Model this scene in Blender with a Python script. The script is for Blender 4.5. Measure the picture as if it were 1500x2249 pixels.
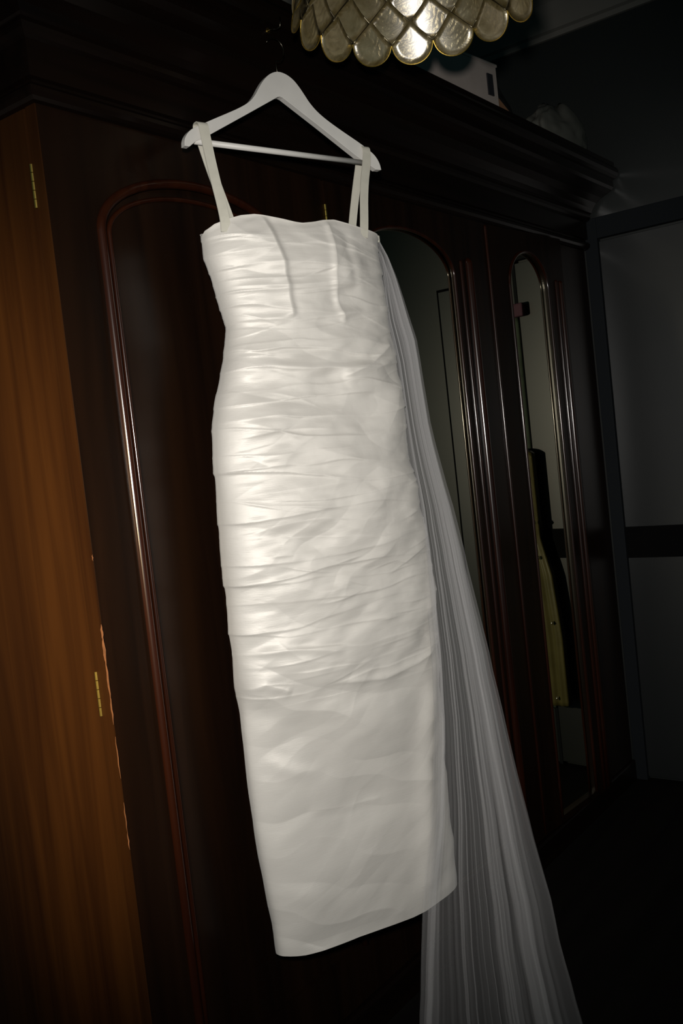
import bpy, bmesh, math
import numpy as np
from mathutils import Vector, Matrix

for o in list(bpy.data.objects):
    bpy.data.objects.remove(o)
SC = bpy.context.scene
COL = SC.collection
PI = math.pi
rng = np.random.RandomState(11)

# ------------------------------------------------------------------ camera
CAM = Vector((-.984, -1.25, 1.25))
yaw, pitch, roll, FPX = 0.64498799, -0.05890606, -0.11064604, 2098.25
fw = Vector((math.cos(yaw)*math.cos(pitch), math.sin(yaw)*math.cos(pitch), math.sin(pitch)))
rt = Vector((math.sin(yaw), -math.cos(yaw), 0.0))
up = rt.cross(fw)
cr, sr = math.cos(roll), math.sin(roll)
rt, up = (rt*cr+up*sr), (up*cr-rt*sr)
cd = bpy.data.cameras.new('camera')
cam = bpy.data.objects.new('camera', cd)
COL.objects.link(cam)
m = Matrix(((rt.x, up.x, -fw.x, CAM.x), (rt.y, up.y, -fw.y, CAM.y), (rt.z, up.z, -fw.z, CAM.z), (0, 0, 0, 1)))
cam.matrix_world = m
cd.sensor_fit = 'VERTICAL'
cd.sensor_height = 36.0
cd.lens = FPX/2249*36.0
cd.clip_start = 0.02
SC.camera = cam

# ------------------------------------------------------------------ light
w = bpy.data.worlds.new('world')
SC.world = w
w.use_nodes = True
w.node_tree.nodes['Background'].inputs[0].default_value = (0.36, 0.86, 0.95, 1)
w.node_tree.nodes['Background'].inputs[1].default_value = 0.078

def lamp(name, kind, loc, target, energy, color, **kw):
    l = bpy.data.lights.new(name, kind)
    l.energy = energy
    l.color = color
    for k, v in kw.items():
        setattr(l, k, v)
    o = bpy.data.objects.new(name, l)
    COL.objects.link(o)
    o.location = loc
    o.rotation_euler = (Vector(target)-Vector(loc)).to_track_quat('-Z', 'Y').to_euler()
    return o
# the hand-held flash beside the lens, and a weak warm lamp off to the left of the wardrobe
lamp('camera_flash', 'SPOT', (-1.02, -1.27, 1.36), (0.50, -0.10, 1.17), 140, (1.0, 0.955, 0.905),
     spot_size=math.radians(76), spot_blend=1.0, shadow_soft_size=0.03)
sl = lamp('side_lamp', 'SPOT', (-1.05, -0.70, 1.20), (0.0, 0.125, 1.08), 160, (1.0, 0.74, 0.42),
     spot_size=math.radians(62), spot_blend=1.0, shadow_soft_size=0.05)
sl.scale = (0.36, 1.0, 1.0)     # tall narrow beam
SC.view_settings.view_transform = 'Standard'
SC.view_settings.look = 'None'
SC.view_settings.gamma = 1
SC.view_settings.use_curve_mapping = False
SC.view_settings.exposure = 0.0
SC.cycles.caustics_reflective = False
SC.cycles.caustics_refractive = False
SC.cycles.transparent_max_bounces = 32

# ------------------------------------------------------------------ helpers
def tag(o, label=None, cat=None, group=None, kind=None):
    for k, v in (('label', label), ('category', cat), ('group', group), ('kind', kind)):
        if v:
            o[k] = v
    return o

def empty(name, loc=(0, 0, 0), rz=0.0, label=None, cat=None):
    o = bpy.data.objects.new(name, None)
    COL.objects.link(o)
    o.location = loc
    o.rotation_euler = (0, 0, rz)
    o.empty_display_size = 0.05
    return tag(o, label, cat)

def mesh_obj(name, verts, faces, mat, parent=None, smooth=False, loc=None):
    me = bpy.data.meshes.new(name)
    me.from_pydata([tuple(v) for v in verts], [], [tuple(f) for f in faces])
    me.materials.append(mat)
    if smooth:
        me.polygons.foreach_set('use_smooth', [True]*len(me.polygons))
    me.update()
    o = bpy.data.objects.new(name, me)
    COL.objects.link(o)
    if parent:
        o.parent = parent
    if loc:
        o.location = loc
    return o

class MB:
    def __init__(s):
        s.v = []
        s.f = []
    def add(s, verts, faces):
        n = len(s.v)
        s.v += [tuple(v) for v in verts]
        s.f += [tuple(i+n for i in f) for f in faces]
    def box(s, x0, x1, y0, y1, z0, z1):
        s.add([(x0, y0, z0), (x1, y0, z0), (x1, y1, z0), (x0, y1, z0), (x0, y0, z1), (x1, y0, z1), (x1, y1, z1), (x0, y1, z1)],
              [(0, 3, 2, 1), (4, 5, 6, 7), (0, 1, 5, 4), (1, 2, 6, 5), (2, 3, 7, 6), (3, 0, 4, 7)])
    def tube(s, pts, r, n=10, closed=False, caps=True, flat=None):
        """sweep a round (or, with flat=(axis, factor), half flattened) section along pts"""
        P = [Vector(p) for p in pts]
        N = len(P)
        rr = r if hasattr(r, '__len__') else [r]*N
        base = len(s.v)
        ref = None
        for i in range(N):
            a = P[(i-1) % N] if (closed or i > 0) else P[i]
            b = P[(i+1) % N] if (closed or i < N-1) else P[i]
            t = (b-a).normalized()
            if ref is None:
                ref = t.orthogonal().normalized()
            ref = (ref-t*ref.dot(t))
            ref = ref.normalized() if ref.length > 1e-6 else t.orthogonal().normalized()
            bn = t.cross(ref)
            for k in range(n):
                a_ = 2*PI*k/n
                s.v.append(tuple(P[i]+ref*math.cos(a_)*rr[i]+bn*math.sin(a_)*rr[i]))
        M = N if closed else N-1
        for i in range(M):
            for k in range(n):
                j = (i+1) % N
                s.f.append((base+i*n+k, base+i*n+(k+1) % n, base+j*n+(k+1) % n, base+j*n+k))
        if caps and not closed:
            s.f.append(tuple(base+k for k in range(n))[::-1])
            s.f.append(tuple(base+(N-1)*n+k for k in range(n)))
    def build(s, name, mat, parent=None, smooth=False, bevel=0):
        o = mesh_obj(name, s.v, s.f, mat, parent, smooth)
        if bevel:
            md = o.modifiers.new('bevel', 'BEVEL')
            md.width = bevel
            md.segments = 2
            md.limit_method = 'ANGLE'
        return o

# ------------------------------------------------------------------ materials
def new_mat(name):
    mt = bpy.data.materials.new(name)
    mt.use_nodes = True
    nt = mt.node_tree
    return mt, nt, nt.nodes['Principled BSDF']

def setp(b, **kw):
    for k, v in kw.items():
        b.inputs[k.replace('_', ' ')].default_value = v

def wood(name, dark, light, rough, spec=0.5, scale=(30, 30, 1.6), coat=0.0, bump=0.0, rot=(0, 0, 0)):
    mt, nt, b = new_mat(name)
    tc = nt.nodes.new('ShaderNodeTexCoord')
    mp = nt.nodes.new('ShaderNodeMapping')
    mp.inputs['Scale'].default_value = scale
    mp.inputs['Rotation'].default_value = rot
    nz = nt.nodes.new('ShaderNodeTexNoise')
    nz.inputs['Scale'].default_value = 1.0
    nz.inputs['Detail'].default_value = 7
    nz.inputs['Distortion'].default_value = 0.6
    rp = nt.nodes.new('ShaderNodeValToRGB')
    rp.color_ramp.elements[0].position = 0.3
    rp.color_ramp.elements[1].position = 0.7
    rp.color_ramp.elements[0].color = (*dark, 1)
    rp.color_ramp.elements[1].color = (*light, 1)
    nt.links.new(tc.outputs['Object'], mp.inputs[0])
    nt.links.new(mp.outputs[0], nz.inputs['Vector'])
    nt.links.new(nz.outputs['Fac'], rp.inputs[0])
    nt.links.new(rp.outputs[0], b.inputs['Base Color'])
    setp(b, Roughness=rough, Specular_IOR_Level=spec, Coat_Weight=coat, Coat_Roughness=0.12)
    if bump:
        bp = nt.nodes.new('ShaderNodeBump')
        bp.inputs['Strength'].default_value = bump
        bp.inputs['Distance'].default_value = 0.002
        nt.links.new(nz.outputs['Fac'], bp.inputs['Height'])
        nt.links.new(bp.outputs[0], b.inputs['Normal'])
    return mt

def plain(name, col, rough=0.5, spec=0.5, metal=0.0, noise=0.0, nscale=8, bump=0.0, **kw):
    mt, nt, b = new_mat(name)
    setp(b, Base_Color=(*col, 1), Roughness=rough, Specular_IOR_Level=spec, Metallic=metal, **kw)
    if noise or bump:
        tc = nt.nodes.new('ShaderNodeTexCoord')
        nz = nt.nodes.new('ShaderNodeTexNoise')
        nz.inputs['Scale'].default_value = nscale
        nz.inputs['Detail'].default_value = 5
        nt.links.new(tc.outputs['Object'], nz.inputs['Vector'])
        if noise:
            rp = nt.nodes.new('ShaderNodeValToRGB')
            rp.color_ramp.elements[0].position = 0.3
            rp.color_ramp.elements[1].position = 0.7
            rp.color_ramp.elements[0].color = (*[c*(1-noise) for c in col], 1)
            rp.color_ramp.elements[1].color = (*[min(1, c*(1+noise)) for c in col], 1)
            nt.links.new(nz.outputs['Fac'], rp.inputs[0])
            nt.links.new(rp.outputs[0], b.inputs['Base Color'])
        if bump:
            bp = nt.nodes.new('ShaderNodeBump')
            bp.inputs['Strength'].default_value = bump
            bp.inputs['Distance'].default_value = 0.003
            nt.links.new(nz.outputs['Fac'], bp.inputs['Height'])
            nt.links.new(bp.outputs[0], b.inputs['Normal'])
    return mt

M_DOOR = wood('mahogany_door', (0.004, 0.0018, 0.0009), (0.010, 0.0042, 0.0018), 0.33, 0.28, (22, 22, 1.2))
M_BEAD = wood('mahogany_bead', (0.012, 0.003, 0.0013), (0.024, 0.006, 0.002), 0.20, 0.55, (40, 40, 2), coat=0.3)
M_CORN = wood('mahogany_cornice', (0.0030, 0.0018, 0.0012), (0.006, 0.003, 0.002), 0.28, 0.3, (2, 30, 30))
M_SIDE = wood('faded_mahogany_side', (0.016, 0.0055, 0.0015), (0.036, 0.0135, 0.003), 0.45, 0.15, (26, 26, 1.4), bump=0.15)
M_DARKIN = plain('dark_gap', (0.01, 0.008, 0.006), 0.8)
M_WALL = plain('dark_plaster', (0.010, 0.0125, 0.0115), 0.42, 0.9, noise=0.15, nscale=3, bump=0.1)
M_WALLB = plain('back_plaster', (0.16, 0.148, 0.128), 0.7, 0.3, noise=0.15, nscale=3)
M_CEIL = plain('ceiling_plaster', (0.17, 0.16, 0.14), 0.8, 0.2, noise=0.1, nscale=3)
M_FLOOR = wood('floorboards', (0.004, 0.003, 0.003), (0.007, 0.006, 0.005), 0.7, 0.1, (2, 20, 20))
M_GLOSS = plain('gloss_painted_door', (0.006, 0.0075, 0.0075), 0.5, 0.15, noise=0.1, nscale=4, Coat_Weight=1.0, Coat_Roughness=0.38, Coat_IOR=1.7)
M_FRAME = plain('matt_dark_frame', (0.010, 0.012, 0.014), 0.75, 0.15)
M_BAND = plain('matt_black', (0.004, 0.004, 0.004), 0.9, 0.05)
M_MIRROR = plain('mirror_glass', (0.90, 0.84, 0.62), 0.0, 0.5, metal=1.0)
M_BRASS = plain('brass', (0.75, 0.52, 0.12), 0.3, 0.5, metal=1.0)
M_STEEL = plain('steel_wire', (0.10, 0.09, 0.07), 0.25, 0.5, metal=1.0)
M_HANG = plain('white_painted_wood', (0.60, 0.585, 0.55), 0.42, 0.4, noise=0.03, nscale=30)
M_WIREL = plain('solder_wire', (0.30, 0.26, 0.17), 0.35, 0.5, metal=1.0)

def satin():
    mt, nt, b = new_mat('ivory_silk')
    tc = nt.nodes.new('ShaderNodeTexCoord')
    mp = nt.nodes.new('ShaderNodeMapping')
    mp.inputs['Scale'].default_value = (45, 45, 650)
    nz = nt.nodes.new('ShaderNodeTexNoise')
    nz.inputs['Scale'].default_value = 1.0
    nz.inputs['Detail'].default_value = 4
    nt.links.new(tc.outputs['Object'], mp.inputs[0])
    nt.links.new(mp.outputs[0], nz.inputs['Vector'])
    n2 = nt.nodes.new('ShaderNodeTexNoise')
    n2.inputs['Scale'].default_value = 26
    n2.inputs['Detail'].default_value = 6
    nt.links.new(tc.outputs['Object'], n2.inputs['Vector'])
    b1 = nt.nodes.new('ShaderNodeBump')
    b1.inputs['Strength'].default_value = 0.32
    b1.inputs['Distance'].default_value = 0.0006
    nt.links.new(nz.outputs['Fac'], b1.inputs['Height'])
    b2 = nt.nodes.new('ShaderNodeBump')
    b2.inputs['Strength'].default_value = 0.22
    b2.inputs['Distance'].default_value = 0.004
    nt.links.new(n2.outputs['Fac'], b2.inputs['Height'])
    nt.links.new(b1.outputs[0], b2.inputs['Normal'])
    nt.links.new(b2.outputs[0], b.inputs['Normal'])
    setp(b, Base_Color=(0.67, 0.642, 0.592, 1), Roughness=0.55, Specular_IOR_Level=0.55, Metallic=0.15, Anisotropic=0.62,
         Sheen_Weight=0.1, Sheen_Roughness=0.4)
    tg = nt.nodes.new('ShaderNodeTangent')
    tg.direction_type = 'RADIAL'
    tg.axis = 'Z'
    nt.links.new(tg.outputs[0], b.inputs['Tangent'])
    return mt
M_SATIN = satin()

def tulle():
    mt = bpy.data.materials.new('ivory_tulle')
    mt.use_nodes = True
    nt = mt.node_tree
    nt.nodes.clear()
    out = nt.nodes.new('ShaderNodeOutputMaterial')
    mix = nt.nodes.new('ShaderNodeMixShader')
    tr = nt.nodes.new('ShaderNodeBsdfTransparent')
    mx2 = nt.nodes.new('ShaderNodeMixShader')
    df = nt.nodes.new('ShaderNodeBsdfDiffuse')
    tl = nt.nodes.new('ShaderNodeBsdfTranslucent')
    df.inputs[0].default_value = (0.70, 0.69, 0.69, 1)
    tl.inputs[0].default_value = (0.70, 0.68, 0.68, 1)
    mx2.inputs[0].default_value = 0.35
    mix.inputs[0].default_value = 0.115
    nt.links.new(df.outputs[0], mx2.inputs[1])
    nt.links.new(tl.outputs[0], mx2.inputs[2])
    at = nt.nodes.new('ShaderNodeAttribute')
    at.attribute_name = 'across'
    nz = nt.nodes.new('ShaderNodeTexNoise')
    nz.noise_dimensions = '1D'
    nz.inputs['Scale'].default_value = 55
    nz.inputs['Detail'].default_value = 4
    nt.links.new(at.outputs['Fac'], nz.inputs['W'])
    mr = nt.nodes.new('ShaderNodeMapRange')
    mr.inputs['From Min'].default_value = .3
    mr.inputs['From Max'].default_value = .75
    mr.inputs['To Min'].default_value = .055
    mr.inputs['To Max'].default_value = .21
    nt.links.new(nz.outputs['Fac'], mr.inputs['Value'])
    a2 = nt.nodes.new('ShaderNodeAttribute')
    a2.attribute_name = 'spread'
    ml = nt.nodes.new('ShaderNodeMath')
    ml.operation = 'MULTIPLY'
    nt.links.new(mr.outputs[0], ml.inputs[0])
    nt.links.new(a2.outputs['Fac'], ml.inputs[1])
    nt.links.new(ml.outputs[0], mix.inputs[0])
    nt.links.new(tr.outputs[0], mix.inputs[1])
    nt.links.new(mx2.outputs[0], mix.inputs[2])
    nt.links.new(mix.outputs[0], out.inputs[0])
    return mt
M_TULLE = tulle()

def capiz():
    mt, nt, b = new_mat('capiz_shell')
    tc = nt.nodes.new('ShaderNodeTexCoord')
    oi = nt.nodes.new('ShaderNodeObjectInfo')
    ad = nt.nodes.new('ShaderNodeVectorMath')
    ad.operation = 'ADD'
    sc = nt.nodes.new('ShaderNodeMath')
    sc.operation = 'MULTIPLY'
    sc.inputs[1].default_value = 0.02
    nt.links.new(oi.outputs['Random'], sc.inputs[0])
    nt.links.new(tc.outputs['Object'], ad.inputs[0])
    nt.links.new(sc.outputs[0], ad.inputs[1])
    wv = nt.nodes.new('ShaderNodeTexWave')
    wv.wave_type = 'RINGS'
    wv.rings_direction = 'SPHERICAL'
    ofs = nt.nodes.new('ShaderNodeVectorMath')
    ofs.operation = 'ADD'
    ofs.inputs[1].default_value = (0.012, 0, -0.034)
    nt.links.new(ad.outputs[0], ofs.inputs[0])
    wv.inputs['Scale'].default_value = 30
    wv.inputs['Distortion'].default_value = 9
    wv.inputs['Detail'].default_value = 4
    wv.inputs['Detail Scale'].default_value = 1.4
    nt.links.new(ofs.outputs[0], wv.inputs['Vector'])
    nz = nt.nodes.new('ShaderNodeTexNoise')
    nz.inputs['Scale'].default_value = 45
    nz.inputs['Detail'].default_value = 6
    nt.links.new(ad.outputs[0], nz.inputs['Vector'])
    rp = nt.nodes.new('ShaderNodeValToRGB')
    rp.color_ramp.elements[0].position = 0.32
    rp.color_ramp.elements[1].position = 0.68
    rp.color_ramp.elements[0].color = (0.24, 0.175, 0.05, 1)
    rp.color_ramp.elements[1].color = (0.44, 0.36, 0.18, 1)
    nt.links.new(nz.outputs['Fac'], rp.inputs[0])
    nt.links.new(rp.outputs[0], b.inputs['Base Color'])
    bp = nt.nodes.new('ShaderNodeBump')
    bp.inputs['Strength'].default_value = 0.45
    bp.inputs['Distance'].default_value = 0.0013
    nt.links.new(wv.outputs['Fac'], bp.inputs['Height'])
    nt.links.new(bp.outputs[0], b.inputs['Normal'])
    setp(b, Roughness=0.34, Specular_IOR_Level=1.0, Metallic=0.45, Coat_Weight=1.0, Coat_Roughness=0.33, Coat_IOR=2.6)
    tl = nt.nodes.new('ShaderNodeBsdfTranslucent')
    tl.inputs[0].default_value = (0.55, 0.42, 0.15, 1)
    mx = nt.nodes.new('ShaderNodeMixShader')
    mx.inputs[0].default_value = 0.2
    nt.links.new(b.outputs[0], mx.inputs[1])
    nt.links.new(tl.outputs[0], mx.inputs[2])
    nt.links.new(mx.outputs[0], nt.nodes['Material Output'].inputs[0])
    return mt
M_SHELL = capiz()

# ------------------------------------------------------------------ room shell
XW, YB, ZC = 2.25, 0.62, 2.76
def slab(name, x0, x1, y0, y1, z0, z1, mat):
    q = MB()
    q.box(x0, x1, y0, y1, z0, z1)
    return tag(q.build(name, mat), kind='structure')
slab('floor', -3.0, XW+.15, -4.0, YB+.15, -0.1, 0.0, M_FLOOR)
slab('wall_back', -3.0, XW+.15, YB, YB+.15, 0.0, ZC, M_WALLB)
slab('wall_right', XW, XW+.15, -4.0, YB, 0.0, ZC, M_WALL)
slab('ceiling', -3.0, XW+.15, -4.0, YB+.15, ZC, ZC+.1, M_CEIL)

def coving(name, axis):
    prof = [(0, -.17), (.012, -.17), (.016, -.155), (.03, -.15), (.04, -.12), (.065, -.075), (.10, -.045), (.125, -.035), (.13, -.02), (.15, -.015), (.15, 0), (0, 0)]
    v, f = [], []
    n = len(prof)
    for k in (0, 1):
        for o, z in prof:
            if axis == 'x':
                v.append((-3.0 if k == 0 else XW-o, YB-o, ZC+z))
            else:
                v.append((XW-o, -4.0 if k == 0 else YB-o, ZC+z))
    for i in range(n):
        j = (i+1) % n
        f.append((i, j, n+j, n+i))
    return tag(mesh_obj(name, v, f, M_CEIL), kind='structure')
coving('trim_1', 'x')
coving('trim_2', 'y')

# the painted door in the right wall, next to the wardrobe
dr = empty('door_1', (XW, -0.17, 0))
tag(dr, kind='structure')
q = MB()
q.box(-.030, 0, .125, .168, 0, 1.955)
q.box(-.022, 0, -.240, -.225, 0, 1.955)
q.box(-.030, 0, -.225, .125, 1.885, 1.955)
q.build('door_frame', M_FRAME, dr, bevel=.002)
q = MB()
q.box(-.020, -.004, -.225, .123, .895, 1.875)
q.build('upper_leaf', M_GLOSS, dr, bevel=.001)
q = MB()
q.box(-.020, -.004, -.225, .123, .012, .788)
q.build('lower_leaf', M_GLOSS, dr, bevel=.001)
q = MB()
q.box(-.024, -.002, -.225, .123, .788, .895)
q.build('crossbar', M_BAND, dr, bevel=.001)

# a second, lighter framed leaf further along the same wall
dr2 = empty('door_2', (XW, -0.585, 0))
tag(dr2, kind='structure')
q = MB()
q.box(-.012, 0, .006, .075, 0, 1.825)
q.build('leaf', M_GLOSS, dr2, bevel=.001)
q = MB()
q.box(-.005, 0, -.004, .006, 0, 1.835)
q.box(-.005, 0, .006, .075, 1.825, 1.835)
q.build('shadow_gap', M_BAND, dr2)

# ------------------------------------------------------------------ wardrobe
W, D, HB = 2.215, 0.55, 1.865
wd = empty('wardrobe', (0, 0, 0), 0, 'dark polished mahogany wardrobe with arched mirror doors and a heavy moulded cornice', 'wardrobe')
q = MB()
q.box(.022, W, .028, D, .0, HB)
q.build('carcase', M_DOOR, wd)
# faded side board with chipped front arris
nz_ = 60
v, f = [], []
for i in range(nz_+1):
    z = HB*i/nz_
    v += [(0, .033, z), (0, D, z), (.022, .033, z), (.022, D, z)]
for i in range(nz_):
    a = 4*i
    f += [(a+1, a, a+4, a+5), (a, a+2, a+6, a+4), (a+2, a+3, a+7, a+6), (a+3, a+1, a+5, a+7)]
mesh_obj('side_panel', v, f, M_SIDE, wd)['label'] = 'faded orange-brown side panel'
q = MB()
q.box(-.012, W, -.012, .10, 0, .075)
q.build('plinth', M_CORN, wd, bevel=.006)

def arch_outline(cx, hw, zs, h, zb, off=0.0, n=40, expo=2.0):
    """left foot -> up -> arch -> down to right foot"""
    a, b = hw+off, h+off
    pts = []
    for i in range(13):
        pts.append((cx-a, zb-off+(zs-zb+off)*i/13))
    for i in range(n+1):
        t = PI-PI*i/n
        c, s_ = math.cos(t), math.sin(t)
        pts.append((cx+a*math.copysign(abs(c)**(2/expo), c), zs+b*abs(s_)**(2/expo)))
    for i in range(13):
        pts.append((cx+a, zs-(zs-zb+off)*(i+1)/13))
    return pts

def door(x0, x1, cx, hw, zs, h, zb, z0=.08, z1=1.852, th=.026, rec=.011, mirror=False, beads=(), label=None):
    dname = 'door'
    q = MB()
    g = .0015
    x0 += g
    x1 -= g
    q.box(x0, cx-hw, 0, th, z0, z1)
    q.box(cx+hw, x1, 0, th, z0, z1)
    q.box(cx-hw, cx+hw, 0, th, z0, zb)
    n = 48
    P = [(cx+hw*math.cos(PI-PI*i/n), zs+h*math.sin(PI*i/n)) for i in range(n+1)]
    V, Fc = [], []
    for x, z in P:
        V += [(x, 0, z), (x, 0, z1), (x, th, z), (x, th, z1)]
    for i in range(n):
        a = 4*i
        Fc += [(a, a+4, a+5, a+1), (a, a+2, a+6, a+4), (a+1, a+5, a+7, a+3), (a+2, a+3, a+7, a+6)]
    q.add(V, Fc)
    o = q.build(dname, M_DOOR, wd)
    # infill
    out = arch_outline(cx, hw, zs, h, zb)
    nn = len(out)
    V = [(x, rec, z) for x, z in out]+[(x, rec+.006, z) for x, z in out]
    Fc = [tuple(range(nn))[::-1], tuple(range(nn, 2*nn))]+[(i, (i+1) % nn, nn+(i+1) % nn, nn+i) for i in range(nn)]
    p = mesh_obj('mirror_glass' if mirror else 'panel', V, Fc, M_MIRROR if mirror else M_DOOR, o)
    for off, r, yy, fz in beads:
        B = MB()
        path = [(x, yy, z) for x, z in arch_outline(cx, hw, zs, h, zb, off)]
        path = [path[0]]+path+[path[-1]]
        B.tube([(x, yy, z) for x, y_, z in path[1:-1]], r, 12)
        B.build('moulding', M_BEAD, o, smooth=True)
    return o

d1 = door(0, .737, .345, .240, 1.665, .105, .20, beads=((.004, .0085, -.001, 0), (-.021, .0045, .009, 0)))
d2 = door(.741, 1.488, 1.070, .225, 1.690, .100, .14, mirror=True, beads=((-.002, .0045, .003, 0),))
d3 = door(0, .440, .219, .113, 1.685, .107, .10, mirror=True, beads=((.001, .0050, .000, 0),))
d3.location = (1.492, 0, 0)
d3.rotation_euler = (0, 0, -math.radians(4.5))      # this door stands slightly ajar
def upright(x, r, za, zb_, par, y=0.0, name='astragal'):
    q = MB()
    pts, rr = [], []
    for i in range(9):
        t = i/8
        pts.append((x, y, za+(zb_-r*1.2-za)*t))
        rr.append(r)
    for i in range(1, 7):
        a = i/6*PI/2
        pts.append((x, y, zb_-r*1.2+r*1.2*math.sin(a)))
        rr.append(max(r*math.cos(a), r*.04))
    q.tube(pts, rr, 16)
    return q.build(name, M_BEAD, par, smooth=True)
upright(1.369, .0135, .09, 1.745, d2)
upright(1.328, .0055, .09, 1.735, d2)
upright(-.0035, .0042, .09, 1.848, d3, -.002)
upright(.385, .0065, .09, 1.72, d3)
upright(.412, .0080, .09, 1.72, d3)
# plain pilaster at the right end
q = MB()
q.box(1.938, W-.01, -.004, .03, .075, 1.852)
q.build('pilaster', M_DOOR, wd, bevel=.003)
# hinge knuckles on the left arris, and one between the first two doors
d1['label'] = 'plain arched panel door'
d2['label'] = 'arched mirror door'
d3['label'] = 'narrow arched mirror door standing ajar'
def knuckles(x, y, za, zb_, par):
    q = MB()
    n = 5
    for i in range(n):
        a = za+(zb_-za)*i/n
        b = za+(zb_-za)*(i+1)/n-.0012
        q.tube([(x, y, a), (x, y, b)], .0030, 10)
    q.build('hinge', M_BRASS, par, smooth=False)
knuckles(-.0012, .0275, 1.695, 1.765, d1)
knuckles(-.0012, .0275, .868, .943, d1)
knuckles(.739, -.0015, 1.735, 1.800, d2)
# veneer strip on the door edge, with a chipped, paler arris
q = MB()
q.box(-.0012, .0016, .001, .0245, .08, 1.852)
q.build('edge_strip', M_SIDE, d1)
M_CHIP = plain('bare_chipped_wood', (0.13, 0.055, 0.022), 0.8, 0.2, noise=0.3, nscale=60)
chips = ((1.008, .026, .0020), (.978, .045, .0026), (.93, .07, .0018), (.88, .05, .0014), (.80, .07, .0010), (.70, .05, .0010), (1.13, .010, .0010), (.66, .03, .0012))
for z, ln, r in chips:
    q = MB()
    pts = [(-.0005+.0006*math.sin(k*2.1+z*40), -.0003, z+ln*(k/6-.5)) for k in range(7)]
    q.tube(pts, [max(.0003, r*math.sin(PI*(k+.4)/6.8)) for k in range(7)], 6)
    q.build('chip', M_CHIP, d1)

# cornice: one profile run round the left side and along the front, mitred at the corner
prof = [(0.0, 1.852), (.010, 1.853), (.016, 1.857), (.020, 1.864), (.020, 1.871), (.015, 1.877), (.006, 1.880), (.006, 1.886),
        (.014, 1.888), (.014, 1.945), (.022, 1.948), (.028, 1.954), (.030, 1.962), (.028, 1.969), (.034, 1.972), (.040, 1.985),
        (.052, 2.002), (.070, 2.016), (.092, 2.026), (.106, 2.034), (.112, 2.042), (.112, 2.066), (.120, 2.068), (.128, 2.074),
        (.132, 2.084), (.132, 2.094), (.126, 2.104), (.120, 2.108), (.120, 2.122), (-.30, 2.122), (-.30, 1.852)]
def cornice_run(prof, mat, name):
    n = len(prof)
    V, Fc = [], []
    for o, z in prof:
        oo = max(o, -.30)
        V.append((-oo, D, z))
        V.append((-oo, -oo, z))
        V.append((min(W+max(o, 0)*.2, 2.245), -oo, z))
    for i in range(n-1):
        a, b = 3*i, 3*(i+1)
        Fc += [(a, a+1, b+1, b), (a+1, a+2, b+2, b+1)]
    Fc.append(tuple(3*i+2 for i in range(n)))
    Fc.append(tuple(3*i for i in range(n))[::-1])
    return mesh_obj(name, V, Fc, mat, wd)
cornice_run(prof, M_CORN, 'cornice')
q = MB()
q.box(.30, W, .30, D, 2.10, 2.120)
q.build('top_board', M_CORN, wd)

# ------------------------------------------------------------------ hook, hanger
DX, DY, DTH = .4532, -.1294, math.radians(-15.64)
def dress_local(name, label, cat):
    return empty(name, (DX, DY, 0), DTH, label, cat)
q = MB()
hk = empty('wall_hook', (.4665, -.112, 2.056), 0, 'small wire cup hook screwed into the dark cornice, holding the hanger', 'hook')
q.tube([(0, .010, 0), (0, -.004, 0), (0, -.012, -.0015), (0, -.021, -.0045), (0, -.029, -.003), (0, -.031, .004), (0, -.031, .014)], .0013, 8)
q.build('wire', M_STEEL, hk, smooth=True)
q = MB()
q.tube([(0, .004, 0), (0, -.0012, 0)], .005, 14)
q.build('rosette', M_BRASS, hk)

hg = dress_local('clothes_hanger', 'white painted wooden clothes hanger with a round trouser bar above the dress', 'hanger')
top = [(-.222, 1.8065), (-.2205, 1.819), (-.211, 1.832), (-.198, 1.841), (-.177, 1.851), (-.150, 1.864), (-.122, 1.877), (-.093, 1.891), (-.071, 1.904),
       (-.056, 1.919), (-.045, 1.935), (-.033, 1.950), (-.018, 1.963), (.000, 1.9700), (.018, 1.968), (.034, 1.960), (.046, 1.948), (.056, 1.935), (.067, 1.920), (.082, 1.906),
       (.104, 1.892), (.139, 1.874), (.174, 1.857), (.200, 1.842), (.212, 1.832), (.2195, 1.819), (.2215, 1.8065)]
bot = [(.209, 1.8065), (.197, 1.813), (.166, 1.829), (.083, 1.879), (.006, 1.922), (.0, 1.9235), (-.006, 1.922), (-.083, 1.879), (-.166, 1.833), (-.198, 1.817), (-.212, 1.8065)]
def chaikin(P, k=2):
    for _ in range(k):
        Q = [P[0]]
        for a, b in zip(P[:-1], P[1:]):
            Q.append((a[0]*.75+b[0]*.25, a[1]*.75+b[1]*.25))
            Q.append((a[0]*.25+b[0]*.75, a[1]*.25+b[1]*.75))
        Q.append(P[-1])
        P = Q
    return P
outl = chaikin(top, 2)+bot
def bow(s_):
    return -.010*(s_/.22)**2        # the arms sweep slightly forward
bm = bmesh.new()
vf = [bm.verts.new((s_, bow(s_)-.0065, z)) for s_, z in outl]
fc = bm.faces.new(vf)
ex = bmesh.ops.extrude_face_region(bm, geom=[fc])
for e_ in ex['geom']:
    if isinstance(e_, bmesh.types.BMVert):
        e_.co.y += .013
bmesh.ops.recalc_face_normals(bm, faces=bm.faces[:])
bmesh.ops.triangulate(bm, faces=[f_ for f_ in bm.faces if len(f_.verts) > 4])
me = bpy.data.meshes.new('arms')
bm.to_mesh(me)
bm.free()
me.materials.append(M_HANG)
o = bpy.data.objects.new('arms', me)
COL.objects.link(o)
o.parent = hg
md = o.modifiers.new('bevel', 'BEVEL')
md.width = .0022
md.segments = 3
md.limit_method = 'ANGLE'
md.angle_limit = math.radians(40)
q = MB()
q.tube([(-.197, bow(.197), 1.8195), (.197, bow(.197), 1.8195)], .0052, 20)
q.build('trouser_bar', M_HANG, hg, smooth=True)
q = MB()
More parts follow.
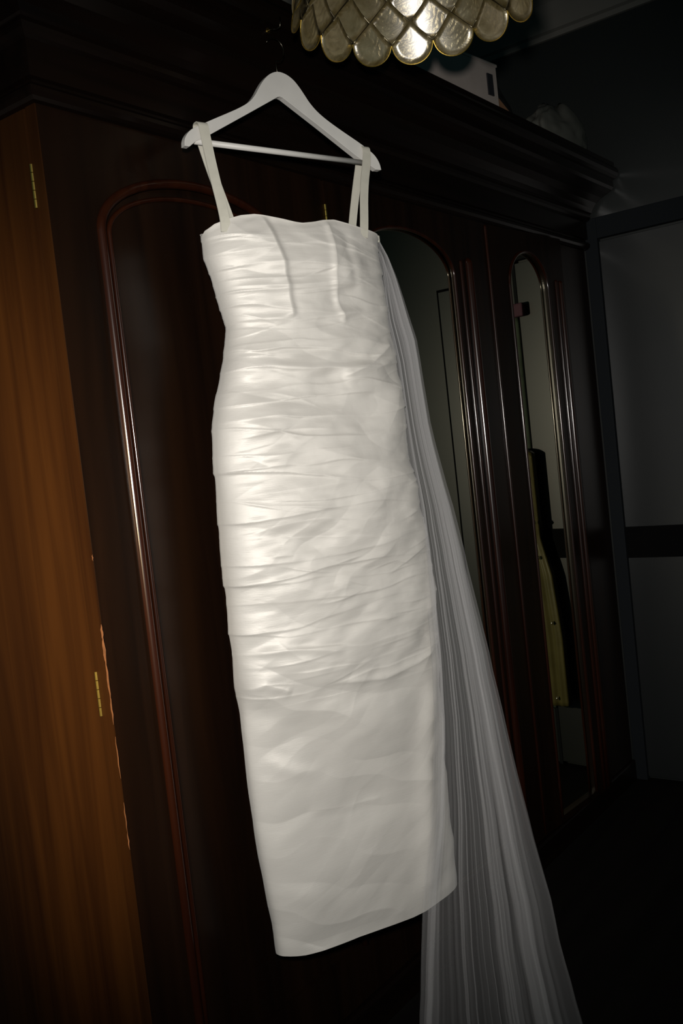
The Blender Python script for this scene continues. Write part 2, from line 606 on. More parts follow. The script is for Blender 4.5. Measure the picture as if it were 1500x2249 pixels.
hp = [(.004, 0, 1.955), (.003, 0, 1.985)]
for i in range(15):
    a = math.radians(-95+i*245/14)
    hp.append((.004+.021*math.cos(a)*.95, 0, 2.012+.021*math.sin(a)))
hp = hp[:2]+[(.003, 0, 1.988)]+[(x, y, z) for x, y, z in hp[2:]]
q.tube(hp, .0010, 8)
q.build('hook', M_STEEL, hg, smooth=True)

# ------------------------------------------------------------------ dress
ROWS = np.array([(0.3, -0.0002, 0.2255), (0.36, 0.0044, 0.2233), (0.42, 0.0036, 0.2244), (0.48, 0.0006, 0.2274), (0.54, -0.0021, 0.23), (0.6, -0.004, 0.2319), (0.66, -0.0052, 0.2326), (0.72, -0.0049, 0.2341), (0.78, -0.0038, 0.2351), (0.84, -0.0038, 0.2334), (0.9, -0.0016, 0.2352), (0.96, -0.0007, 0.2376), (1.02, -0.0011, 0.2342), (1.08, -0.0024, 0.2319), (1.14, -0.0078, 0.2246), (1.2, -0.0112, 0.2191), (1.26, -0.0118, 0.2171), (1.32, -0.0092, 0.2121), (1.38, -0.0005, 0.2042), (1.44, 0.0106, 0.1913), (1.5, 0.0153, 0.1832), (1.56, 0.0066, 0.1874), (1.62, -0.0042, 0.1934), (1.68, -0.0039, 0.1966), (1.72, 0.0018, 0.1969)])
def fi(z, pts):
    return np.interp(z, [p[0] for p in pts], [p[1] for p in pts])
BF = [(.3, .045), (.6, .060), (.9, .085), (1.2, .100), (1.4, .078), (1.5, .072), (1.6, .080), (1.7, .066)]
BB = [(.3, .03), (.9, .035), (1.2, .045), (1.45, .035), (1.7, .035)]
HEM = [(-1.0, .3623), (-.96, .3614), (-.82, .3552), (-.66, .3514), (-.30, .3472), (0, .3399), (.31, .3325), (.46, .3310), (.65, .334), (.82, .3349), (1.0, .336)]
NECK = [(-1.0, 1.6564), (-.998, 1.6630), (-.947, 1.6707), (-.852, 1.6768), (-.736, 1.6828), (-.615, 1.685), (-.487, 1.6823), (-.321, 1.6775), (-.206, 1.6735), (-.131, 1.6723),
        (0, 1.6755), (.107, 1.6802), (.246, 1.683), (.391, 1.6792), (.581, 1.6742), (.763, 1.6717), (.891, 1.6701), (1.0, 1.662)]

def smooth_grid(sx, sz, nx, nz, seed):
    """value noise sampled at coordinates sx, sz (already divided by the cell size)"""
    r = np.random.RandomState(seed)
    G = r.rand(nz, nx)*2-1
    ix, iz = np.floor(sx).astype(int), np.floor(sz).astype(int)
    fx, fz = sx-ix, sz-iz
    fx = fx**3*(fx*(fx*6-15)+10)
    fz = fz**3*(fz*(fz*6-15)+10)
    g = lambda i, j: G[i % nz, j % nx]
    return (g(iz, ix)*(1-fx)+g(iz, ix+1)*fx)*(1-fz)+(g(iz+1, ix)*(1-fx)+g(iz+1, ix+1)*fx)*fz

def seg_dist(S, Z, pts):
    """signed distance to a polyline and the fraction along it"""
    best = np.full(S.shape, 1e9)
    sgn = np.zeros(S.shape)
    tt = np.zeros(S.shape)
    L = [math.dist(a, b) for a, b in zip(pts[:-1], pts[1:])]
    T = sum(L)
    acc = 0
    for (a, b), l in zip(zip(pts[:-1], pts[1:]), L):
        dx, dz = b[0]-a[0], b[1]-a[1]
        t = np.clip(((S-a[0])*dx+(Z-a[1])*dz)/(l*l), 0, 1)
        ex_, ez = S-a[0]-t*dx, Z-a[1]-t*dz
        d = np.hypot(ex_, ez)
        mk = d < best
        best = np.where(mk, d, best)
        sgn = np.where(mk, np.sign(dx*ez-dz*ex_), sgn)
        tt = np.where(mk, (acc+t*l)/T, tt)
        acc += l
    return best*sgn, tt

NPH, NZ = 620, 1000
nb_ = 110
php = np.concatenate([np.linspace(PI, 2*PI, NPH-nb_, endpoint=False), np.linspace(0, PI, nb_, endpoint=False)])
c_, s_ = np.cos(php), np.sin(php)
# even spacing across the front: reparametrise in s
front = np.linspace(-1, 1, NPH-nb_)
ang = np.arcsin(front)*.55+front*(PI/2)*.45
c_[:NPH-nb_] = np.sin(ang)
s_[:NPH-nb_] = -np.cos(ang)
ux = np.sign(c_)*np.abs(c_)**(2/2.5)
uy = np.sign(s_)*np.abs(s_)**(2/2.5)
tz = np.linspace(0, 1, NZ)
zn = np.interp(ux, [p[0] for p in NECK], [p[1] for p in NECK])
zh = np.interp(ux, [p[0] for p in HEM], [p[1] for p in HEM])
isb = uy > 0
zn = np.where(isb, zn-.012*uy, zn)
Z = zh[None, :]+(zn-zh)[None, :]*tz[:, None]
SCEN = np.interp(Z, ROWS[:, 0], ROWS[:, 1])
AH = np.interp(Z, ROWS[:, 0], ROWS[:, 2])
UX = np.broadcast_to(ux, Z.shape)
UY = np.broadcast_to(uy, Z.shape)
X = SCEN+AH*UX
BFv, BBv = fi(Z, BF), fi(Z, BB)
Y = np.where(UY < 0, BFv*UY, BBv*UY)

H = np.zeros(Z.shape)
# ruching from the neckline down to the hips
ruch = 1/(1+np.exp(-(Z-.80)/.035))
def tuck(d, w1, w2):
    return np.where(d > 0, np.exp(-d/w1), np.exp(d/w2))
zk = 1.655
k = 0
while zk > .80:
    sl = rng.uniform(-.05, .05)
    if zk < 1.3:
        sl -= .03
    cv = rng.uniform(-.25, .25)
    wob = smooth_grid((X+.5)/.07, np.full(X.shape, k*3.3), 40, 400, 5+k)*.0045
    zc = zk+sl*X+cv*X**2+wob+.006*np.sin(X*14+k*1.7)
    amp = .0010+.0013*rng.rand()
    env = .25+.75*np.clip(smooth_grid((X+.5)/.10, np.full(X.shape, k*2.1), 40, 400, 90+k)+.45, 0, 1)
    # gathers bite harder at both side seams
    env = env*(1+.9*np.clip((np.abs(UX)-.72)/.28, 0, 1))
    d = Z-zc
    if rng.rand() < .35:
        d = -d
    H += amp*env*tuck(d, .011, .0016)
    zk -= rng.uniform(.017, .034)
    k += 1
# short stray wrinkles
for i in range(70):
    s0, z0 = rng.uniform(-.21, .21), rng.uniform(.80, 1.65)
    if i % 2:
        s0 = rng.choice([-1, 1])*rng.uniform(.13, .21)
    L = rng.uniform(.02, .06)
    an = rng.uniform(-.35, .35)
    d = (Z-z0)-(X-s0)*an-rng.uniform(-2, 2)*(X-s0)**2
    H += rng.uniform(.0008, .0020)*np.exp(-((X-s0)/L)**2)*tuck(d, .006, .0018)
H *= ruch
# crisp silk facets: warped triangle folds
def tri(v):
    return np.abs((v % 1)-.5)*4-1
wx = smooth_grid((X+1)/.11, Z/.07, 60, 60, 41)
wz = smooth_grid((X+1)/.10, Z/.06, 60, 60, 42)
H += .0030*tri((Z*1.0+.35*X+.030*wx)/.125)*(.35+.65*np.clip(smooth_grid((X+1)/.09, Z/.09, 60, 60, 43)+.5, 0, 1))
H += .0016*tri((Z*.8-.55*X+.026*wz)/.082)*(.2+.8*np.clip(smooth_grid((X+1)/.07, Z/.07, 60, 60, 44)+.4, 0, 1))*(.4+.6*ruch)
# soft billows
H += .0055*smooth_grid((X+1)/.13, (Z+.03*np.sin(X*9))/.085, 60, 60, 3)*(0.55+.45*ruch)
H += .0030*smooth_grid((X+1)/.065, (Z-.25*X)/.034, 60, 90, 8)*(.30+.70*ruch)
H += .0007*smooth_grid((X+1)/.03, Z/.012, 90, 200, 9)*ruch

def ridge(pts, w, amp, one=None, taper=.15):
    d, t = seg_dist(X, Z, pts)
    e = np.clip(np.minimum(t, 1-t)/taper, 0, 1)
    e = e*e*(3-2*e)
    if one is None:
        g = np.exp(-(d/w)**2)
    else:
        g = np.where(d*one > 0, np.exp(-np.abs(d)/w), np.exp(-(d/.009)**2))
    return amp*e*g
# bust panel creases
H += ridge([(-.118, 1.692), (-.110, 1.678), (-.100, 1.647), (-.087, 1.600), (-.079, 1.529), (-.075, 1.50)], .026, .0052, -1, .06)
H += ridge([(.026, 1.69), (.028, 1.66), (.028, 1.62), (.023, 1.57), (.033, 1.516), (.045, 1.49)], .022, .0048, 1, .08)
H -= ridge([(.064, 1.68), (.066, 1.60), (.078, 1.53)], .013, .0028, None, .35)
# waist folds
H += ridge([(.174, 1.463), (.095, 1.418), (.012, 1.390)], .016, .0055, 1)
H += ridge([(-.160, 1.425), (-.06, 1.412), (.02, 1.409), (.10, 1.405), (.178, 1.425)], .010, .0035, -1)
H += ridge([(-.196, 1.563), (-.083, 1.560), (.026, 1.568), (.10, 1.572)], .008, .0030, 1)
H += ridge([(-.20, 1.505), (-.06, 1.498), (.06, 1.510), (.15, 1.522)], .010, .0035, -1)
# skirt
nn_ = (X+Z)*.7071-.467
gx = np.linspace(-.4, .4, 400)
gy = np.interp(gx, [-.4, -.22, -.045, .042, .20, .4], [0, 0, -.0125, .0085, 0, 0])
ker = np.exp(-(np.arange(-12, 13)/5.0)**2)
gy = np.convolve(gy, ker/ker.sum(), 'same')
along = (X-Z)*.7071+.585
H += np.interp(nn_+.010*np.sin(along*22), gx, gy)*np.exp(-(np.maximum(np.abs(along)-.12, 0)/.07)**2)
H += ridge([(.188, .800), (.150, .701), (.135, .53), (.115, .335)], .030, .0095, None, .12)
H += ridge([(-.228, .925), (-.151, .920), (-.052, .897)], .007, .0030, 1)
H += ridge([(-.101, .845), (.036, .823), (.13, .832), (.205, .850)], .008, .0035, -1)
H += ridge([(-.24, .858), (-.207, .866), (-.162, .843)], .007, .0030, 1)
H += ridge([(-.152, .618), (-.06, .600), (.028, .592)], .010, .0016, 1)
H += ridge([(-.23, .50), (-.17, .46), (-.09, .445)], .020, .0028, None, .45)
H += ridge([(-.24, .74), (-.18, .70), (-.10, .675)], .015, .0030, None, .45)
# folds calm down at neckline, hem edge; keep closed tube at the sides
edge = np.clip((Z-zh[None, :])/.02, 0, 1)*np.clip((zn[None, :]-Z)/.010, 0, 1)
H *= .25+.75*edge
# turn the displacement along the section normal
nx_ = np.sign(UX)*np.abs(UX)**1.5/AH
ny_ = UY/np.maximum(np.where(UY < 0, BFv, BBv), .01)
ny_ = np.sign(UY)*np.abs(UY)**1.5/np.where(UY < 0, BFv, BBv)
nl = np.hypot(nx_, ny_)
amp_side = .25+.75*np.clip((1-np.abs(UX))/.12, 0, 1)
DX_ = nx_/nl*H*amp_side
DY_ = ny_/nl*H*np.where(UY > 0, .4, 1)
VX, VY = X+DX_, Y+DY_

dr_root = dress_local('wedding_dress', 'ivory strapless-cut silk wedding dress with ruched bodice hanging from the white hanger', 'dress')
verts = np.stack([VX, VY, Z], -1).reshape(-1, 3)
i = np.arange(NZ-1)[:, None]*NPH
j = np.arange(NPH)[None, :]
j2 = (j+1) % NPH
quads = np.stack([i+j, i+j2, i+NPH+j2, i+NPH+j], -1).reshape(-1, 4)
me = bpy.data.meshes.new('gown')
me.vertices.add(len(verts))
me.vertices.foreach_set('co', verts.ravel())
me.loops.add(quads.size)
me.loops.foreach_set('vertex_index', quads.ravel().astype(np.int32))
me.polygons.add(len(quads))
me.polygons.foreach_set('loop_start', np.arange(0, quads.size, 4, dtype=np.int32))
me.polygons.foreach_set('loop_total', np.full(len(quads), 4, dtype=np.int32))
me.polygons.foreach_set('use_smooth', np.ones(len(quads), bool))
me.materials.append(M_SATIN)
me.update(calc_edges=True)
o = bpy.data.objects.new('gown', me)
COL.objects.link(o)
o.parent = dr_root
# narrow piped edge round the neckline
q = MB()
q.tube([(VX[-1, a], VY[-1, a], Z[-1, a]+.0002) for a in range(0, NPH, 4)], .0011, 6, closed=True)
q.build('neck_edge', M_SATIN, dr_root, smooth=True)

def ribbon(path, wd_, name):
    P = [Vector(p) for p in path]
    for _ in range(2):
        Q = [P[0]]
        for a, b in zip(P[:-1], P[1:]):
            Q += [a*.75+b*.25, a*.25+b*.75]
        Q.append(P[-1])
        P = Q
    V, Fc = [], []
    n = len(P)
    for i_, p in enumerate(P):
        t = (P[min(i_+1, n-1)]-P[max(i_-1, 0)]).normalized()
        side = Vector((1, 0, 0))
        side = (side-t*side.dot(t)).normalized()
        nn = t.cross(side)*.0009
        w_ = wd_/2
        V += [p-side*w_-nn, p+side*w_-nn, p+side*w_+nn, p-side*w_+nn]
    for i_ in range(n-1):
        a = 4*i_
        for k_ in range(4):
            Fc.append((a+k_, a+(k_+1) % 4, a+4+(k_+1) % 4, a+4+k_))
    Fc += [(0, 1, 2, 3), (4*n-1, 4*n-2, 4*n-3, 4*n-4)]
    mesh_obj(name, V, Fc, M_STRAP, dr_root)
M_STRAP = plain('ivory_strap', (0.56, 0.54, 0.46), 0.45, 0.4, noise=.04, nscale=60)
ribbon([(-.178, -.046, 1.655), (-.178, -.048, 1.68), (-.181, -.032, 1.762), (-.182, -.0205, 1.836), (-.182, -.0185, 1.850), (-.182, -.008, 1.8525), (-.181, .0020, 1.850), (-.178, .0035, 1.836), (-.150, .018, 1.77), (-.118, .031, 1.70), (-.108, .033, 1.665)], .0195, 'shoulder_strap')
ribbon([(.118, -.062, 1.658), (.124, -.060, 1.68), (.152, -.038, 1.76), (.184, -.0205, 1.826), (.186, -.0185, 1.8475), (.186, -.008, 1.850), (.186, .0020, 1.8475), (.186, .0035, 1.83), (.178, .018, 1.77), (.168, .030, 1.70), (.163, .031, 1.665)], .0185, 'shoulder_strap')

# ------------------------------------------------------------------ veil
VE = [(-0.02, 0.183, 0.188, 1.671, 1.672), (-0.02, 0.196, 0.213, 1.631, 1.633), (-0.021, 0.195, 0.229, 1.589, 1.593), (-0.022, 0.192, 0.241, 1.547, 1.552), (-0.023, 0.192, 0.252, 1.505, 1.51), (-0.025, 0.197, 0.263, 1.464, 1.468), (-0.028, 0.202, 0.264, 1.422, 1.425), (-0.031, 0.202, 0.264, 1.379, 1.382), (-0.034, 0.201, 0.265, 1.337, 1.339), (-0.038, 0.2, 0.265, 1.295, 1.296), (-0.042, 0.199, 0.269, 1.252, 1.252), (-0.046, 0.199, 0.275, 1.21, 1.209), (-0.051, 0.2, 0.28, 1.168, 1.166), (-0.057, 0.198, 0.286, 1.126, 1.122), (-0.062, 0.193, 0.29, 1.084, 1.079), (-0.069, 0.188, 0.292, 1.043, 1.036), (-0.075, 0.182, 0.293, 1.002, 0.993), (-0.083, 0.175, 0.294, 0.961, 0.95), (-0.09, 0.167, 0.296, 0.921, 0.907), (-0.098, 0.159, 0.297, 0.881, 0.864), (-0.107, 0.15, 0.297, 0.842, 0.822), (-0.115, 0.14, 0.295, 0.804, 0.781), (-0.125, 0.127, 0.294, 0.767, 0.739), (-0.135, 0.115, 0.292, 0.73, 0.698), (-0.145, 0.1, 0.289, 0.694, 0.658), (-0.155, 0.084, 0.287, 0.66, 0.618), (-0.166, 0.068, 0.284, 0.626, 0.579), (-0.178, 0.051, 0.281, 0.594, 0.54), (-0.19, 0.032, 0.278, 0.563, 0.502), (-0.202, 0.011, 0.274, 0.533, 0.464), (-0.215, -0.011, 0.271, 0.505, 0.427), (-0.228, -0.032, 0.268, 0.478, 0.39), (-0.242, -0.051, 0.264, 0.451, 0.355), (-0.256, -0.069, 0.255, 0.425, 0.321), (-0.27, -0.087, 0.245, 0.4, 0.289), (-0.285, -0.105, 0.238, 0.376, 0.257), (-0.301, -0.123, 0.231, 0.354, 0.226), (-0.316, -0.142, 0.223, 0.333, 0.195), (-0.333, -0.161, 0.215, 0.313, 0.166), (-0.349, -0.18, 0.206, 0.295, 0.138)]
vroot = dress_local('bridal_veil', 'sheer ivory tulle veil hanging in long folds from the right shoulder of the wedding dress', 'veil')
NU, NV = 900, 170
def veil_sheet(seed, name, k0, dens, ph0, back):
    r = np.random.RandomState(seed)
    u = np.linspace(0, 1, NU)
    vv = np.linspace(0, 1, NV)
    T = np.linspace(0, 1, len(VE))
    off = np.interp(vv, T, [a[0] for a in VE])
    L_ = np.interp(vv, T, [a[1] for a in VE])
    R_ = np.interp(vv, T, [a[2] for a in VE])
    ZL = np.interp(vv, T, [a[3] for a in VE])
    ZR = np.interp(vv, T, [a[4] for a in VE])
    U, Vv = np.meshgrid(u, vv)
    fr = r.uniform(.7, 1.3, 5)*np.array([k0, k0*1.7, k0*.53, k0*3.1, k0*.27])
    pf = r.uniform(0, 6.28, 5)
    am = np.array([.45, .50, .50, .42, .5])/(2*PI*np.array([k0, k0*1.7, k0*.53, k0*3.1, k0*.27]))*dens
    su, yy = U.copy(), np.zeros(U.shape)
    drift = r.uniform(-.5, .5, 5)
    gath = .95+1.0*(1-Vv)**1.5
    for a, f_, p, dd in zip(am, fr, pf, drift):
        a = a*gath
        su += a*2.4*np.sin(2*PI*f_*U+p+dd*Vv*2)
        yy += a*np.cos(2*PI*f_*U+p+dd*Vv*2+.6)
    lo, hi = su.min(1, keepdims=True), su.max(1, keepdims=True)
    su = (su-lo)/(hi-lo)
    su = np.clip(su, 0, 1)
    Wd = (R_-L_)[:, None]
    S = L_[:, None]+Wd*su
    Zz = ZL[:, None]+(ZR-ZL)[:, None]*su
    Yv = off[:, None]+yy*(Wd*.9+.01)+back
    verts = np.stack([S, Yv, Zz], -1).reshape(-1, 3)
    verts[:, 2] = np.maximum(verts[:, 2], .012)
    i = np.arange(NV-1)[:, None]*NU
    j = np.arange(NU-1)[None, :]
    Q = np.stack([i+j, i+j+1, i+NU+j+1, i+NU+j], -1).reshape(-1, 4)
    mm = bpy.data.meshes.new(name)
    mm.vertices.add(len(verts))
    mm.vertices.foreach_set('co', verts.ravel())
    mm.loops.add(Q.size)
    mm.loops.foreach_set('vertex_index', Q.ravel().astype(np.int32))
    mm.polygons.add(len(Q))
    mm.polygons.foreach_set('loop_start', np.arange(0, Q.size, 4, dtype=np.int32))
    mm.polygons.foreach_set('loop_total', np.full(len(Q), 4, dtype=np.int32))
    mm.polygons.foreach_set('use_smooth', np.ones(len(Q), bool))
    at = mm.attributes.new('across', 'FLOAT', 'POINT')
    at.data.foreach_set('value', U.ravel().astype(np.float32))
    at = mm.attributes.new('spread', 'FLOAT', 'POINT')
    at.data.foreach_set('value', np.interp(Vv, [0, .4, .7, 1], [1.1, 1, .72, .42]).ravel().astype(np.float32))
    mm.materials.append(M_TULLE)
    mm.update(calc_edges=True)
    ob = bpy.data.objects.new(name, mm)
    COL.objects.link(ob)
    ob.parent = vroot
veil_sheet(21, 'tulle_layer', 6, 1.0, 0, 0)
veil_sheet(34, 'tulle_layer', 9, 1.0, 0, .012)
q = MB()
q.box(.166, .192, -.024, -.014, 1.660, 1.674)
q.build('gathered_top', M_STRAP, vroot, bevel=.002)

# ------------------------------------------------------------------ capiz pendant
LX, LY, LZ, LR = .466, -.433, 1.970, .200
pl = empty('pendant_lamp', (LX, LY, 0), 0, 'capiz shell pendant lampshade of overlapping pearly discs above the dress', 'lamp')
NSH, SW = 16, 2*LR*math.sin(PI/16)
hw_, hh = SW/2, .040
def shell_mesh():
    P = []
    for i_ in range(7):           # upper V, slightly bowed
        t = i_/6
        P.append((-hw_+hw_*t, hh*t))
    for i_ in range(1, 7):
        t = i_/6
        P.append((hw_*t, hh*(1-t)))
    for i_ in range(1, 18):
        a = -PI*i_/18
        P.append((hw_*math.cos(a)*.985, .036*math.sin(a)))
    n = len(P)
    V, Fc = [], []
    cur = lambda x, z: -(LR-math.sqrt(LR*LR-x*x))+.0035*(1-(z/.04)**2)*.3
    for th_ in (0, .0009):
        for ring in (1, .66, .33):
            for x, z in P:
                V.append((x*ring, cur(x*ring, z*ring)+th_, z*ring))
        V.append((0, cur(0, 0)+th_, 0))
    half = 3*n+1
    for b0, flip in ((0, False), (half, True)):
        for rg in (0, 1):
            for i_ in range(n):
                j_ = (i_+1) % n
                q_ = (b0+rg*n+i_, b0+rg*n+j_, b0+(rg+1)*n+j_, b0+(rg+1)*n+i_)
                Fc.append(q_[::-1] if flip else q_)
        for i_ in range(n):
            j_ = (i_+1) % n
            q_ = (b0+2*n+i_, b0+2*n+j_, b0+3*n)
            Fc.append(q_[::-1] if flip else q_)
    for i_ in range(n):
        j_ = (i_+1) % n
        Fc.append((i_, half+i_, half+j_, j_))
    me_ = bpy.data.meshes.new('shell')
    me_.from_pydata(V, [], Fc)
    me_.polygons.foreach_set('use_smooth', [True]*len(me_.polygons))
    me_.materials.append(M_SHELL)
    rim = MB()
    rim.tube([(x*1.0, cur(x, z)+.0004, z) for x, z in [P[0]]+P[13:]+[P[12]]][:0] or [(x, cur(x, z)+.0004, z) for x, z in [P[12]]+P[13:]+[P[0]]], .0011, 6)
    rm = bpy.data.meshes.new('rim')
    rm.from_pydata(rim.v, [], rim.f)
    rm.materials.append(M_GOLD)
    return me_, rm
M_GOLD = plain('gilt_rim', (0.55, 0.38, 0.08), 0.35, 0.5, metal=1.0)
sh_me, rim_me = shell_mesh()
NROW = 8
z_joint = LZ+.036
tiltd = math.radians(19)
for row in range(NROW):
    for k in range(NSH):
        a = math.radians(11.2)+2*PI/NSH*(k+.5*(row % 2))
        o = bpy.data.objects.new('shell', sh_me)
        COL.objects.link(o)
        o.parent = pl
        jr = rng.uniform(-1, 1, 3)
        cz = z_joint+row*.040
        cm = LR*math.cos(PI/NSH)*0+LR
        # local +y faces outwards after the rotation below
        o.location = (cm*math.cos(a), cm*math.sin(a), cz)
        o.rotation_euler = (tiltd+jr[0]*.035, jr[1]*.02, a-PI/2+jr[2]*.03)
        if row == 0:
            r_ = bpy.data.objects.new('rim', rim_me)
            COL.objects.link(r_)
            r_.parent = o
q = MB()
for k in range(NSH*2):
    a0 = math.radians(11.2)+2*PI/NSH*(k//2)+PI/NSH
    sg = 1 if k % 2 else -1
    pts = []
    for i_ in range(NROW*4+1):
        t = i_/4
        a = a0+sg*t*PI/NSH
        wz = z_joint+t*.040
        rr = LR*1.0-.0015+.0008*math.sin(i_*1.3+k)
        # chord-flattened radius between joints
        pts.append((rr*math.cos(a), rr*math.sin(a), wz))
    q.tube(pts, .0013, 6)
q.build('wire_lattice', M_WIREL, pl, smooth=True)
ztop = z_joint+NROW*.040
q = MB()
q.tube([(LR*math.cos(2*PI*i_/48), LR*math.sin(2*PI*i_/48), ztop) for i_ in range(48)], .003, 8, closed=True)
for k in range(3):
    a = 2*PI*k/3
    q.tube([(LR*math.cos(a), LR*math.sin(a), ztop), (.018*math.cos(a), .018*math.sin(a), ztop+.02)], .0018, 6)
q.tube([(.018*math.cos(2*PI*i_/24), .018*math.sin(2*PI*i_/24), ztop+.02) for i_ in range(24)], .003, 8, closed=True)
q.build('shade_frame', M_WIREL, pl, smooth=True)
M_CORD = plain('white_flex', (.5, .5, .48), .6)
q = MB()
q.tube([(0, 0, ztop-.04), (0, 0, ZC-.02)], .0035, 8)
q.build('cord', M_CORD, pl, smooth=True)
q = MB()
q.tube([(0, 0, ztop-.045), (0, 0, ztop-.01), (0, 0, ztop+.02)], [.019, .019, .012], 20)
q.build('lamp_holder', M_CORD, pl, smooth=True)
q = MB()
bp_ = [(0, .0), (.012, .002), (.022, .012), (.029, .028), (.029, .042), (.022, .060), (.014, .074), (.013, .088)]
q.tube([(0, 0, ztop-.128+z) for r_, z in bp_], [max(r_, .0005) for r_, z in bp_], 24)
q.build('bulb', plain('opal_bulb', (.6, .58, .52), .3), pl, smooth=True)
q = MB()
q.tube([(0, 0, ZC-.03), (0, 0, ZC-.012), (0, 0, ZC)], [.022, .045, .05], 28)
q.build('ceiling_rose', M_CORD, pl, smooth=True)

# ------------------------------------------------------------------ things on top of the wardrobe
M_CARD = plain('pale_cardboard', (0.34, 0.29, 0.26), .75, .2, noise=.08, nscale=12)
M_INK = plain('black_ink', (0.015, 0.015, 0.018), .6)
M_BROWN = plain('brown_board', (0.20, 0.10, 0.05), .7, noise=.2, nscale=10)
M_BAG = plain('grey_cloth', (0.085, 0.085, 0.072), .8, .2, noise=.15, nscale=14, bump=.3)
M_BAGD = plain('black_cloth', (0.012, 0.012, 0.012), .8, .2, noise=.15, nscale=14, bump=.3)
bx = empty('cardboard_box', (1.30, .03, 2.1225), math.radians(-6), 'long pale cardboard box lying on the wardrobe behind the lampshade', 'box')
q = MB()
q.box(-.46, .212, -.085, .24, .0, .142)
q.build('carton', M_CARD, bx, bevel=.003)
q = MB()
q.box(-.46, .214, -.088, .243, .138, .146)
q.build('lid', M_CARD, bx, bevel=.002)
q = MB()
q.box(.158, .184, -.0895, -.086, .055, .112)
q.build('label', M_INK, bx)
def glyphs(x, z, h, par):
    q = MB()
    y0, y1 = -.0892, -.086
    for n_, (ox, oz) in enumerate(((0, 0), (.0, .024), (.004, .048))):
        # small marks printed sideways
        q.box(x+ox, x+ox+.004, y0, y1, z+oz, z+oz+.016)
        q.box(x+ox, x+ox+.020, y0, y1, z+oz, z+oz+.004)
        q.box(x+ox, x+ox+.020, y0, y1, z+oz+.013, z+oz+.016)
    q.build('printed_mark', M_INK, par)
glyphs(-.21, .025, .02, bx)
bd = empty('brown_case', (1.70, .05, 2.1225), math.radians(-20), 'brown board case leaning beside the cardboard box on the wardrobe', 'case')
q = MB()
q.add([(-.10, -.09, 0), (.07, -.09, 0), (.07, .12, 0), (-.10, .12, 0), (-.125, -.06, .20), (-.02, -.06, .12), (-.02, .12, .12), (-.125, .12, .20)],
      [(0, 3, 2, 1), (4, 5, 6, 7), (0, 1, 5, 4), (1, 2, 6, 5), (2, 3, 7, 6), (3, 0, 4, 7)])
q.build('shell_case', M_BROWN, bd, bevel=.006)

def lump(name, mat, loc, size, seed, label, cat, rz=0):
    bm = bmesh.new()
    bmesh.ops.create_icosphere(bm, subdivisions=5, radius=1)
    r = np.random.RandomState(seed)
    co = np.array([v_.co[:] for v_ in bm.verts])
    a, b = np.arctan2(co[:, 1], co[:, 0])*2+20, co[:, 2]*2+20
    g = 1+.13*smooth_grid(a, b, 90, 90, seed)+.06*smooth_grid(a*2.3, b*2.3, 90, 90, seed+1)
    for v_, g_ in zip(bm.verts, g):
        z = v_.co.z*g_
        v_.co = Vector((v_.co.x*g_*size[0], v_.co.y*g_*size[1], (z if z > -.55 else -.55-(z+.55)*-.08)*size[2]))
    zm = min(v_.co.z for v_ in bm.verts)
    for v_ in bm.verts:
        v_.co.z -= zm
    me_ = bpy.data.meshes.new(name)
    bm.to_mesh(me_)
    bm.free()
    me_.polygons.foreach_set('use_smooth', [True]*len(me_.polygons))
    me_.materials.append(mat)
    o_ = bpy.data.objects.new(name, me_)
    COL.objects.link(o_)
    o_.location = loc
    o_.rotation_euler = (0, 0, rz)
    return tag(o_, label, cat)
lump('black_bag', M_BAGD, (1.95, .20, 2.1225), (.11, .10, .17), 4, 'black soft bag slumped behind the brown case on the wardrobe', 'bag')
lump('grey_bag', M_BAG, (2.02, -.025, 2.1225), (.165, .062, .10), 7, 'grey cloth bag lying at the right end of the wardrobe top', 'bag', -.1)

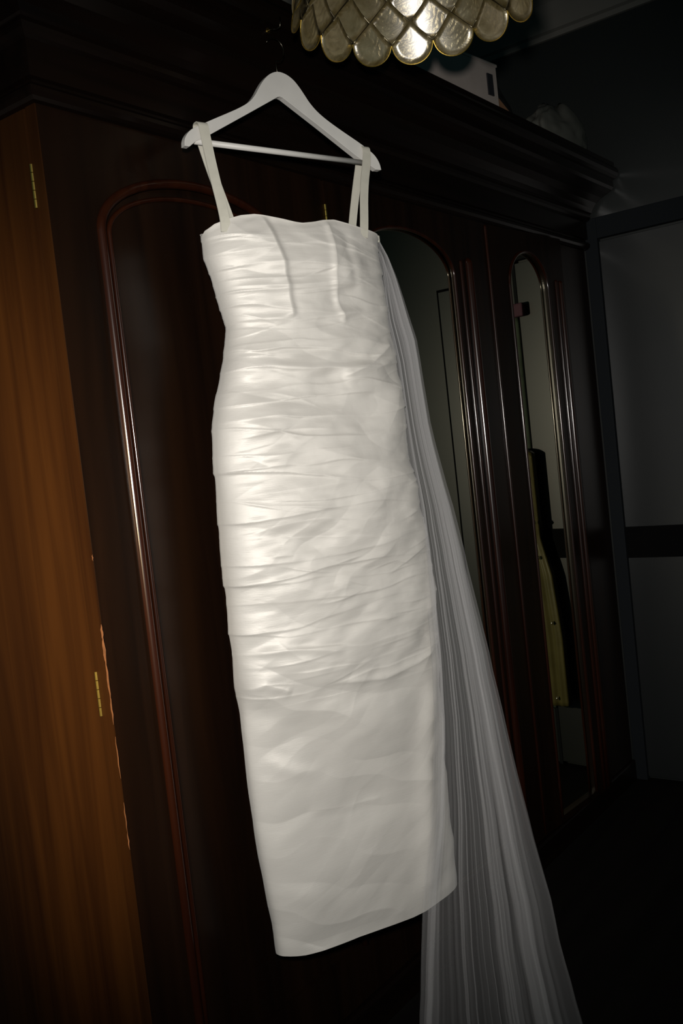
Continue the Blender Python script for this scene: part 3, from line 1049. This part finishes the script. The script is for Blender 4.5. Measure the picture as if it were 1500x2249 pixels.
# ------------------------------------------------------------------ clothes on the right wall, seen in the mirrors
M_GREEN = plain('dark_green_wool', (0.10, 0.13, 0.095), .9, .1, noise=.2, nscale=20, bump=.3)
M_OLIVE = plain('olive_garment_cover', (0.12, 0.105, 0.035), .28, .6, noise=.2, nscale=9, bump=.5)
M_PURP = plain('purple_cloth', (0.11, 0.045, 0.07), .8)
def drape(name, mat, x, y0, y1, z0, z1, seed, par, amp=.012, n=60, mrows=60, flare=((0, 0), (1, 0))):
    r = np.random.RandomState(seed)
    V, Fc = [], []
    ph_ = r.uniform(0, 6, 3)
    for side in (0, 1):
        for i_ in range(mrows+1):
            t = i_/mrows
            z = z1+(z0-z1)*t
            for k_ in range(n+1):
                u_ = k_/n
                y = y0+(y1+float(np.interp(t, [p_[0] for p_ in flare], [p_[1] for p_ in flare]))-y0)*u_
                dp = amp*(.6*math.sin(u_*17+ph_[0]+t*.8)+.4*math.sin(u_*39+ph_[1])+.3*math.sin(u_*9+t*7+ph_[2]))*(.3+.7*t)
                rnd = math.sqrt(max(0, 1-(2*u_-1)**2))
                V.append((x+(-(.020*rnd+.014)+dp if side == 0 else .004*rnd), y, z-.02*(2*u_-1)**2*(1-t)))
    nr = n+1
    S_ = (mrows+1)*nr
    for i_ in range(mrows):
        for k_ in range(n):
            a = i_*nr+k_
            Fc.append((a, a+nr, a+nr+1, a+1))
            Fc.append((S_+a, S_+a+1, S_+a+nr+1, S_+a+nr))
    ring = [k_ for k_ in range(nr)]
    for k_ in range(n):
        Fc.append((k_, k_+1, S_+k_+1, S_+k_))
        b = mrows*nr
        Fc.append((b+k_, S_+b+k_, S_+b+k_+1, b+k_+1))
    for i_ in range(mrows):
        Fc.append((i_*nr, S_+i_*nr, S_+(i_+1)*nr, (i_+1)*nr))
        Fc.append((i_*nr+n, (i_+1)*nr+n, S_+(i_+1)*nr+n, S_+i_*nr+n))
    return mesh_obj(name, V, Fc, mat, par, True)
gt = empty('dark_coat', (XW, -.46, 0), 0, 'dark green coat hanging on the right wall, seen in the narrow mirror', 'coat')
drape('coat_body', M_GREEN, -.008, -.045, .064, .22, 1.70, 3, gt, .006)
q = MB()
q.box(-.056, -.030, -.02, .104, 1.680, 1.728)
q.build('collar', M_PURP, gt, bevel=.006)
gc = empty('garment_cover', (XW, -.43, 0), 0, 'shiny olive garment cover hanging in front of the dark coat', 'garment cover')
drape('cover_body', M_OLIVE, -.062, -.035, .072, .25, 1.20, 9, gc, .005, flare=((0, 0), (.33, .0), (.48, .035), (.73, .055), (.96, .055), (1, .055)))
q = MB()
q.tube([(-.076, .0, 1.19), (-.076, .0, 1.275), (-.052, 0, 1.29)], .002, 8)
q.build('cover_hook', M_STEEL, gc)
q = MB()
for z, y in ((1.14, .040), (1.09, .055), (1.02, .045), (.93, .068), (.86, .045), (.80, .07), (.60, .06), (.56, .10), (.28, .09)):
    q.tube([(-.096, y, z-.006), (-.102, y, z), (-.096, y, z+.006)], [.002, .005, .002], 8)
q.build('glint_bead', plain('glint_metal', (.9, .88, .8), .3, metal=1.0), gc, smooth=True)  # bright metal beads added to stand in for glints on the shiny cover
